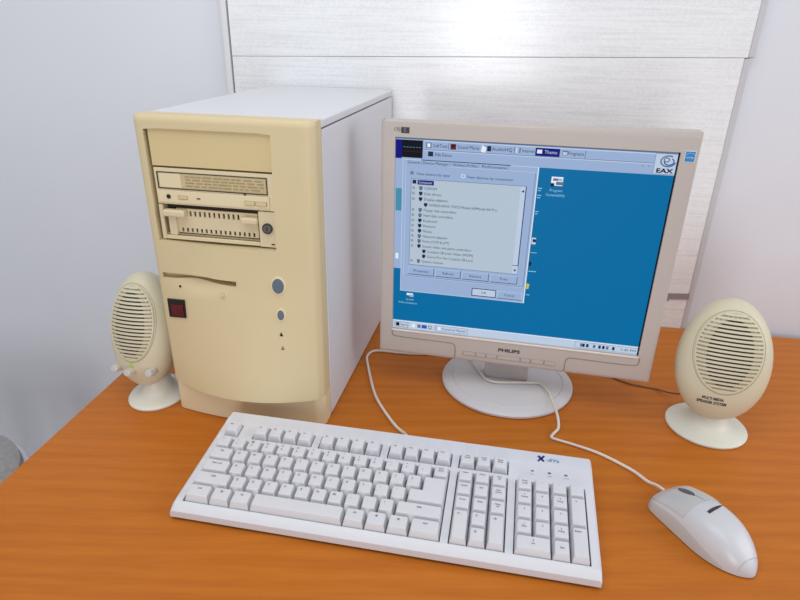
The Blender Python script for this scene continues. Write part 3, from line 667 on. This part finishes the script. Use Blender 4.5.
for k, s in enumerate("ASDFGHJKL;'"): key('key', 1.75+k, 2, 1, 1, s, 0.0040)
g_ = 0.0005
key('enter_key', 12.75, 2, 2.25, 2, None, notch=(13.5*KU+g_, 3*KY-g_))
key('shift_key', 0, 1, 2.25, 1, 'Shift', 0.0030)
for k, s in enumerate('ZXCVBNM,./'): key('key', 2.25+k, 1, 1, 1, s, 0.0040)
key('shift_key', 12.25, 1, 2.75, 1, 'Shift', 0.0030)
for n_, x, w_, s in (('control_key', 0, 1.5, 'Ctrl'), ('menu_key', 1.5, 1.25, '\u25a0'), ('alt_key', 2.75, 1.25, 'Alt'), ('space_bar', 4, 5.5, None), ('alt_key', 9.5, 1.25, 'Alt'), ('menu_key', 10.75, 1.25, '\u25a0'), ('menu_key', 12, 1.25, '\u25a4'), ('control_key', 13.25, 1.75, 'Ctrl')):
    key(n_, x, 0, w_, 1, s, 0.0030)
key('escape_key', 0, FRW, 1, 1, 'Esc', 0.0030)
for k in range(12): key('function_key', (2, 6.5, 11)[k//4] + k % 4, FRW, 1, 1, 'F%d' % (k+1), 0.0030)
for k, s in enumerate(('Print|Screen', 'Scroll|Lock', 'Pause|Break')): key('system_key', N1+k, FRW, 1, 1, s, 0.0025)
for r_, row in enumerate((('Insert', 'Home', 'Page|Up'), ('Delete', 'End', 'Page|Down'), ('Power', 'Sleep', 'Wake|Up'))):
    for k, s in enumerate(row): key('navigation_key', N1+k, 4-r_, 1, 1, s, 0.0026)
key('arrow_key', N1, 0, 1, 2, '\u2190', 0.0050); key('arrow_key', N1+1, 1, 1, 1, '\u2191', 0.0045); key('arrow_key', N1+1, 0, 1, 1, '\u2193', 0.0045); key('arrow_key', N1+2, 0, 1, 2, '\u2192', 0.0050)
for r_, row in enumerate((('Num|Lock', '/', '*', '-'), ('7|Home', '8', '9|PgUp', None), ('4', '5', '6', None), ('1|End', '2', '3|PgDn', None))):
    for k, s in enumerate(row):
        if s: key('number_pad_key', N2+k, 4-r_, 1, 1, s, 0.0029)
key('number_pad_key', N2+3, 2, 1, 2, '+', 0.0040); key('number_pad_key', N2+3, 0, 1, 2, 'Enter', 0.0030); key('number_pad_key', N2, 0, 2, 1, '0|Ins', 0.0030); key('number_pad_key', N2+2, 0, 1, 1, '.|Del', 0.0029)
# keyboard cable (world coordinates, z above desk)
def W3(pts): return [(p[0], p[1], p[2]+T) for p in pts]
b = Bm()
tube(b, W3([(0.0105, 0.598, 0.026), (0.0115, 0.607, 0.0255), (0.0118, 0.622, 0.018), (0.0085, 0.6440, 0.0055), (-0.0030, 0.6640, 0.0023), (-0.019, 0.698, 0.0022), (-0.030, 0.726, 0.0022), (-0.037, 0.753, 0.0022), (-0.043, 0.785, 0.0022), (-0.048, 0.816, 0.0022), (-0.0505, 0.832, 0.0022),
      (-0.0515, 0.849, 0.0022), (-0.046, 0.863, 0.0022), (-0.036, 0.869, 0.0022), (-0.015, 0.8665, 0.0022), (0.010, 0.862, 0.0022), (0.043, 0.861, 0.0022), (0.066, 0.867, 0.0022), (0.080, 0.888, 0.0022), (0.082, 0.94, 0.0022)]), 0.0020, 'cable_white')
obj('cable', b, kb, world=True, label='thin white cable looping behind the tower')

# ------------------------------------------------------------------ mouse
ms = thing('computer_mouse', 'light grey wheel mouse on the desk right of the keyboard', 'mouse', (0.3330, 0.4825, 0), math.radians(23))
ML = 0.117
def mw(s):      # half width, s=0 nose .. 1 tail
    a = 0.0295 + 0.0005*math.sin(PI*min(1, s*1.3)) 
    nose = min(1, (s/0.07))**0.5 if s < 0.07 else 1
    tail = (1-((s-0.52)/0.48)**2.3)**0.62 if s > 0.52 else 1
    return a*(0.80+0.20*nose)*tail if s < 0.07 else a*tail
def mh(s):
    h = 0.0185 + 0.0185*math.sin(PI*min(1, (s*0.93)**0.95))**1.0
    nose = (0.65+0.35*min(1, s/0.10)**0.5)
    tail = (1-((s-0.6)/0.4)**2.6)**0.5 if s > 0.6 else 1
    return h*nose*max(tail, 0.02)
def mp_(s, t, off=0.0):
    """t -1..1 across: side walls up to |t|=.45 then the domed back"""
    w_, h = mw(s)+off, mh(s)+off
    a = t*PI/2
    n = 2.7
    x = w_*math.copysign(abs(math.sin(a))**(2/n), a); z = h*abs(math.cos(a))**(2/n)
    waist = 1 - 0.10*(1-z/h)*0
    return Vector((x*waist*(1-0.05*(z/h)), ML/2 - s*ML, max(z, 0.0)+0.0012))
def warp(s, t):
    thr = min(0.985, 0.74 + 0.26*(s/0.9)**2.2); a = abs(t)
    return math.copysign(a/0.75*thr if a <= 0.75 else thr + (a-0.75)/0.25*(1-thr), t)
def mgrid(b, ss, ts, m, off=0.0, msel=None):
    bm = b.bm; i = b.mi(m); G = [[bm.verts.new(mp_(s, warp(s, t), off)) for t in ts] for s in ss]
    for a in range(len(ss)-1):
        for c in range(len(ts)-1):
            f = bm.faces.new((G[a][c], G[a][c+1], G[a+1][c+1], G[a+1][c])); f.material_index = i if msel is None else b.mi(msel(ss[a], ts[c]))
b = Bm()
SS = [0, 0.004, 0.012, 0.025, 0.045, 0.07] + [0.07+0.93*k/34 for k in range(1, 31)] + [0.905, 0.925, 0.945, 0.962, 0.976, 0.988, 0.995, 0.9995]
SS = sorted(set(SS)); TS = [-1+2*k/40 for k in range(41)]
mgrid(b, SS, TS, 'mouse_shell', 0, lambda s, t: 'mouse_side' if (t < -0.7501 or t > 0.7499) and s < 0.82 else 'mouse_shell')
f = b.bm.faces.new([b.bm.verts.new(mp_(0, t)) for t in TS]); f.material_index = b.mi('mouse_side')
box(b, (0, 0.006, 0.0010), (0.044, 0.085, 0.0018), 'mouse_side', 0.0005, 1)
mb = obj('mouse_body', b, ms)
for s_ in (-1, 1):
    b = Bm(); ts = [s_*(0.015 + 0.615*k/14) for k in range(15)]; ss = [v for v in lines(0.006, 0.40, 16)]
    bm = b.bm; i = b.mi('mouse_button_grey')
    top = [[bm.verts.new(mp_(s, t, 0.0011)) for t in ts] for s in ss]; low = [[bm.verts.new(mp_(s, t, -0.0004)) for t in ts] for s in ss]
    for a in range(len(ss)-1):
        for c in range(len(ts)-1): bm.faces.new((top[a][c], top[a][c+1], top[a+1][c+1], top[a+1][c]))
    for a in range(len(ss)-1):
        for c in (0, -1): bm.faces.new((top[a][c], top[a+1][c], low[a+1][c], low[a][c]))
    for c in range(len(ts)-1):
        for a in (0, -1): bm.faces.new((top[a][c], top[a][c+1], low[a][c+1], low[a][c]))
    obj('mouse_button', b, ms)
b = Bm(); s = 0.200; p = mp_(s, 0); SLP = math.atan((mp_(s+0.06, 0).z-mp_(s-0.06, 0).z)/(0.12*ML))
cyl(b, (0, p.y, p.z-0.0080), 0.0085, 0.0060, 'wheel_dark', 36, rot=RY(PI/2), bev=0.001)
for k in range(36):
    a = 2*PI*k/36; box(b, (0, p.y+0.0085*math.cos(a), p.z-0.0080+0.0085*math.sin(a)), (0.0056, 0.0005, 0.0005), 'wheel_dark')
# dark opening around the wheel
cyl(b, (0, p.y, p.z+0.0006), 0.0105, 0.0012, 'wheel_dark', 32, rot=RX(-SLP) @ Matrix.Diagonal((0.42, 1, 1, 1)))
obj('scroll_wheel', b, ms)
b = Bm(); P_ = []
n_ = 18; tp = []; bt = []
for k in range(n_+1):
    u_ = k/n_; s = 0.520-0.040*u_; t = -0.14 + 0.50*u_; th = 0.026*math.sin(PI*min(1, u_*0.75+0.25))*(1-u_*0.75)
    tp.append(mp_(s-th, t, 0.0004)); bt.append(mp_(s+th*0.5, t, 0.0004))
for k in range(n_): quad(b, [tp[k], tp[k+1], bt[k+1], bt[k]], 'print_dark')
obj('logo', b, ms)
b = Bm(); tube(b, [mp_(0.93, t, 0.0002) for t in (-0.8, -0.5, -0.2, 0.1, 0.4, 0.8)], 0.0004, 'mouse_side', 6, 6); obj('tail_seam', b, ms)
b = Bm()
tube(b, W3([(0.3105, 0.5335, 0.0120), (0.3045, 0.5480, 0.0100), (0.298, 0.560, 0.0060), (0.288, 0.584, 0.0024), (0.259, 0.613, 0.0022), (0.231, 0.630, 0.0022), (0.2100, 0.6405, 0.0022), (0.2035, 0.6455, 0.0022), (0.2080, 0.6530, 0.0025), (0.2160, 0.6620, 0.0040), (0.2180, 0.672, 0.0095), (0.2185, 0.6870, 0.0135), (0.2185, 0.711, 0.0138), (0.2175, 0.738, 0.0146),
      (0.2095, 0.7570, 0.0150), (0.195, 0.7575, 0.0157), (0.170, 0.7560, 0.0165), (0.1500, 0.7550, 0.0167), (0.1390, 0.7570, 0.0170), (0.1300, 0.7655, 0.0168), (0.1225, 0.788, 0.0168), (0.1170, 0.8100, 0.0168), (0.114, 0.835, 0.0160), (0.115, 0.865, 0.011), (0.120, 0.890, 0.0035), (0.140, 0.925, 0.0022)]), 0.0019, 'cable_white')
obj('cable', b, ms, world=True, label='thin white cable running over the monitor base')

# ------------------------------------------------------------------ speakers
def speaker(label, loc, rz, wscale, foot, knobs, tilt, zc=0.106, roll=0.0, foot_off=(0, 0)):
    sp = thing('desktop_speaker', label, 'speaker', loc, rz, 'egg-shaped desktop speakers')
    A, Bv, CF, CB = 0.0565*wscale, 0.0815, 0.034, 0.055
    M = Matrix.Translation((0, 0, zc)) @ RY(roll) @ RX(-tilt)
    def surf(th, ph, o=0.0):
        """th 0 = front pole .. pi = back pole; ph around"""
        q = math.sin(th)**0.86 if th < PI/2 else math.sin(th)
        vx = math.cos(ph)*q; vz = math.sin(ph)*q
        x = (A+o)*vx*(1-0.07*vz); z = (Bv+o)*vz
        y = -(CF+o)*math.cos(th) if th < PI/2 else -(CB+o)*math.cos(th)
        return M @ Vector((x, y, z))
    def front(x, z, o=0.0):
        """front surface point at local x,z (before tilt)"""
        vz = z/Bv; vx = x/(A*(1-0.07*vz)); q = min(0.999, math.hypot(vx, vz)); th = math.asin(q**(1/0.86))
        return M @ Vector((x, -(CF)*math.cos(th)-o, z))
    b = Bm(); bm = b.bm; N = 48; rings = []; i = b.mi('speaker_cream')
    ths = [PI*k/36 for k in range(1, 36)]
    p0 = bm.verts.new(surf(0, 0)); p1 = bm.verts.new(surf(PI, 0))
    for th in ths: rings.append([bm.verts.new(surf(th, 2*PI*k/N)) for k in range(N)])
    for r0, r1 in zip(rings, rings[1:]):
        for k in range(N): bm.faces.new((r0[k], r0[(k+1) % N], r1[(k+1) % N], r1[k]))
    for k in range(N): bm.faces.new((p0, rings[0][(k+1) % N], rings[0][k])); bm.faces.new((p1, rings[-1][k], rings[-1][(k+1) % N]))
    sh = obj('shell', b, sp, smooth=60)
    GXO = -0.0025 if not knobs else 0.0
    # grille: dark backing, slats, ring
    GA, GB, GZ = 0.0385*wscale, 0.0510, 0.0150
    b = Bm(); 
    def patch(b, sa, sb, o, m, n=14, nr=5, z_=0):
        bm = b.bm; i = b.mi(m); c = bm.verts.new(front(GXO, GZ+z_, o)); rr = []
        for r in range(1, nr+1): rr.append([bm.verts.new(front(GXO+sa*r/nr*math.cos(2*PI*k/40), GZ+z_+sb*r/nr*math.sin(2*PI*k/40), o)) for k in range(40)])
        fs = [bm.faces.new((c, rr[0][k], rr[0][(k+1) % 40])) for k in range(40)]
        for a, d in zip(rr, rr[1:]): fs += [bm.faces.new((a[k], a[(k+1) % 40], d[(k+1) % 40], d[k])) for k in range(40)]
        for f in fs: f.material_index = i
    patch(b, GA*0.97, GB*0.97, 0.0002, 'slot_shade'); patch(b, GA*0.69, GB*0.86, 0.0006, 'slot_dark', z_=-0.001)
    gr = obj('grille', b, sp)
    NS = 19; pitch = 2*GB*0.95/NS; b = Bm()
    for k in range(NS+1):
        zc_ = -GB*0.95 + k*pitch; hw = GA*math.sqrt(max(0, 1-(zc_/GB)**2))*0.995
        if hw < 0.008: continue
        t_ = pitch*0.29; n = 16; bm = b.bm; i = b.mi('speaker_cream'); prev = None
        for j in range(n+1):
            x = -hw + 2*hw*j/n
            v = [bm.verts.new(front(GXO+x, GZ+zc_+dz, o)) for dz, o in ((-t_, 0.0), (-t_, 0.0019), (t_, 0.0022), (t_, 0.0))]
            if prev:
                for q in range(3): bm.faces.new((prev[q], v[q], v[q+1], prev[q+1])).material_index = i
            prev = v
    # rim ring
    ringp = [front(GXO+GA*math.cos(2*PI*k/56), GZ+GB*math.sin(2*PI*k/56), 0.0006) for k in range(56)]
    tube(b, ringp, 0.0014, 'speaker_cream', 8, 0, closed=True)
    ringp = [front(GXO+(GA+0.0026)*math.cos(2*PI*k/56), GZ+(GB+0.0026)*math.sin(2*PI*k/56), 0.0) for k in range(56)]
    tube(b, ringp, 0.0004, 'slot_shade', 6, 0, closed=True)
    obj('slats', b, gr, smooth=50)
    if knobs:
        for x in (-0.027, -0.002, 0.025):
            b = Bm(); p = front(x, -0.0515, 0.006); R_ = M.to_3x3().to_4x4() @ RX(PI/2)
            cyl(b, p, 0.0062, 0.012, 'knob_silver', 24, rot=R_, r2=0.0050, bev=0.0010); obj('knob', b, sp, label='small silver control knob')
        b = Bm(); cyl(b, front(0.0, -0.0425, 0.001), 0.0022, 0.003, 'led_green', 16, rot=M.to_3x3().to_4x4() @ RX(PI/2)); obj('power_light', b, sp, label='small green power light')
    else:
        b = Bm()
        # lettering follows the curved shell
        for s, z, wd in (('MULTI MEDIA', -0.0465, 0.025), ('SPEAKER SYSTEM', -0.0525, 0.034)):
            n0 = len(b.bm.verts)
            text(b, s, 0.0054, 'print_dark', Matrix.Identity(4), 0.00018, width=wd)
            b.bm.verts.ensure_lookup_table()
            for v in b.bm.verts[n0:]: v.co = front(v.co.x - 0.011, z + v.co.y + 0.0, 0.0004)
        obj('lettering', b, sp)
    b = Bm(); fx, fy = foot_off
    lathe(b, [(0, 0), (0.97, 0), (1.0, 0.0015), (1.0, 0.0035), (0.96, 0.0055), (0.80, 0.0075), (0.62, 0.0100), (0.50, 0.0150), (0.42, 0.0240), (0.38, 0.0330), (0, 0.0335)], 'speaker_foot', 64, (fx, fy, 0), foot[0], foot[1])
    obj('foot', b, sp)
    return sp
sr = speaker('cream egg-shaped speaker without knobs, alone at the right of the monitor', (0.4225, 0.6800, 0), math.radians(-15), 1.0, (0.0515, 0.0515), False, math.radians(14), 0.1055, math.radians(0.5))
sl = speaker('cream egg-shaped speaker with three silver knobs, left of the tower', (-0.3535, 0.7345, 0), math.radians(-11), 0.80, (0.0400, 0.0475), True, math.radians(12), 0.104, 0.0, (0.008, 0))
b = Bm(); tube(b, W3([(0.410, 0.7180, 0.0260), (0.402, 0.7500, 0.008), (0.390, 0.7690, 0.0018), (0.372, 0.7765, 0.0014), (0.350, 0.7860, 0.0014), (0.330, 0.806, 0.0014), (0.312, 0.836, 0.0014), (0.29, 0.88, 0.0014), (0.27, 0.92, 0.0014)]), 0.0013, 'cable_brown')
obj('cable', b, sr, world=True, label='thin brown cable')

# ------------------------------------------------------------------ stool beside the desk (only a corner shows)
ch = thing('stool', 'round grey-cushioned stool with pale rim, showing at lower left beside the desk', 'stool', (-0.795, 0.765, -T), math.radians(-9))
SH_ = 0.50
b = Bm(); lathe(b, [(0, -0.040), (0.13, -0.040), (0.155, -0.034), (0.163, -0.020), (0.164, 0.0), (0.160, 0.006), (0, 0.006)], 'chair_plastic', 72, (0, 0, SH_)); obj('seat', b, ch)
b = Bm(); lathe(b, [(0, 0.005), (0.148, 0.005), (0.153, 0.012), (0.150, 0.026), (0.135, 0.034), (0.10, 0.043), (0, 0.045)], 'chair_fabric', 72, (0, 0, SH_)); obj('cushion', b, ch)
for k in range(4):
    a = PI/4 + k*PI/2; c_, s_ = math.cos(a), math.sin(a)
    b = Bm(); tube(b, [(0.10*c_, 0.10*s_, SH_-0.035), (0.17*c_, 0.17*s_, 0.0)], 0.012, 'chair_metal', 12, 0); obj('leg', b, ch)
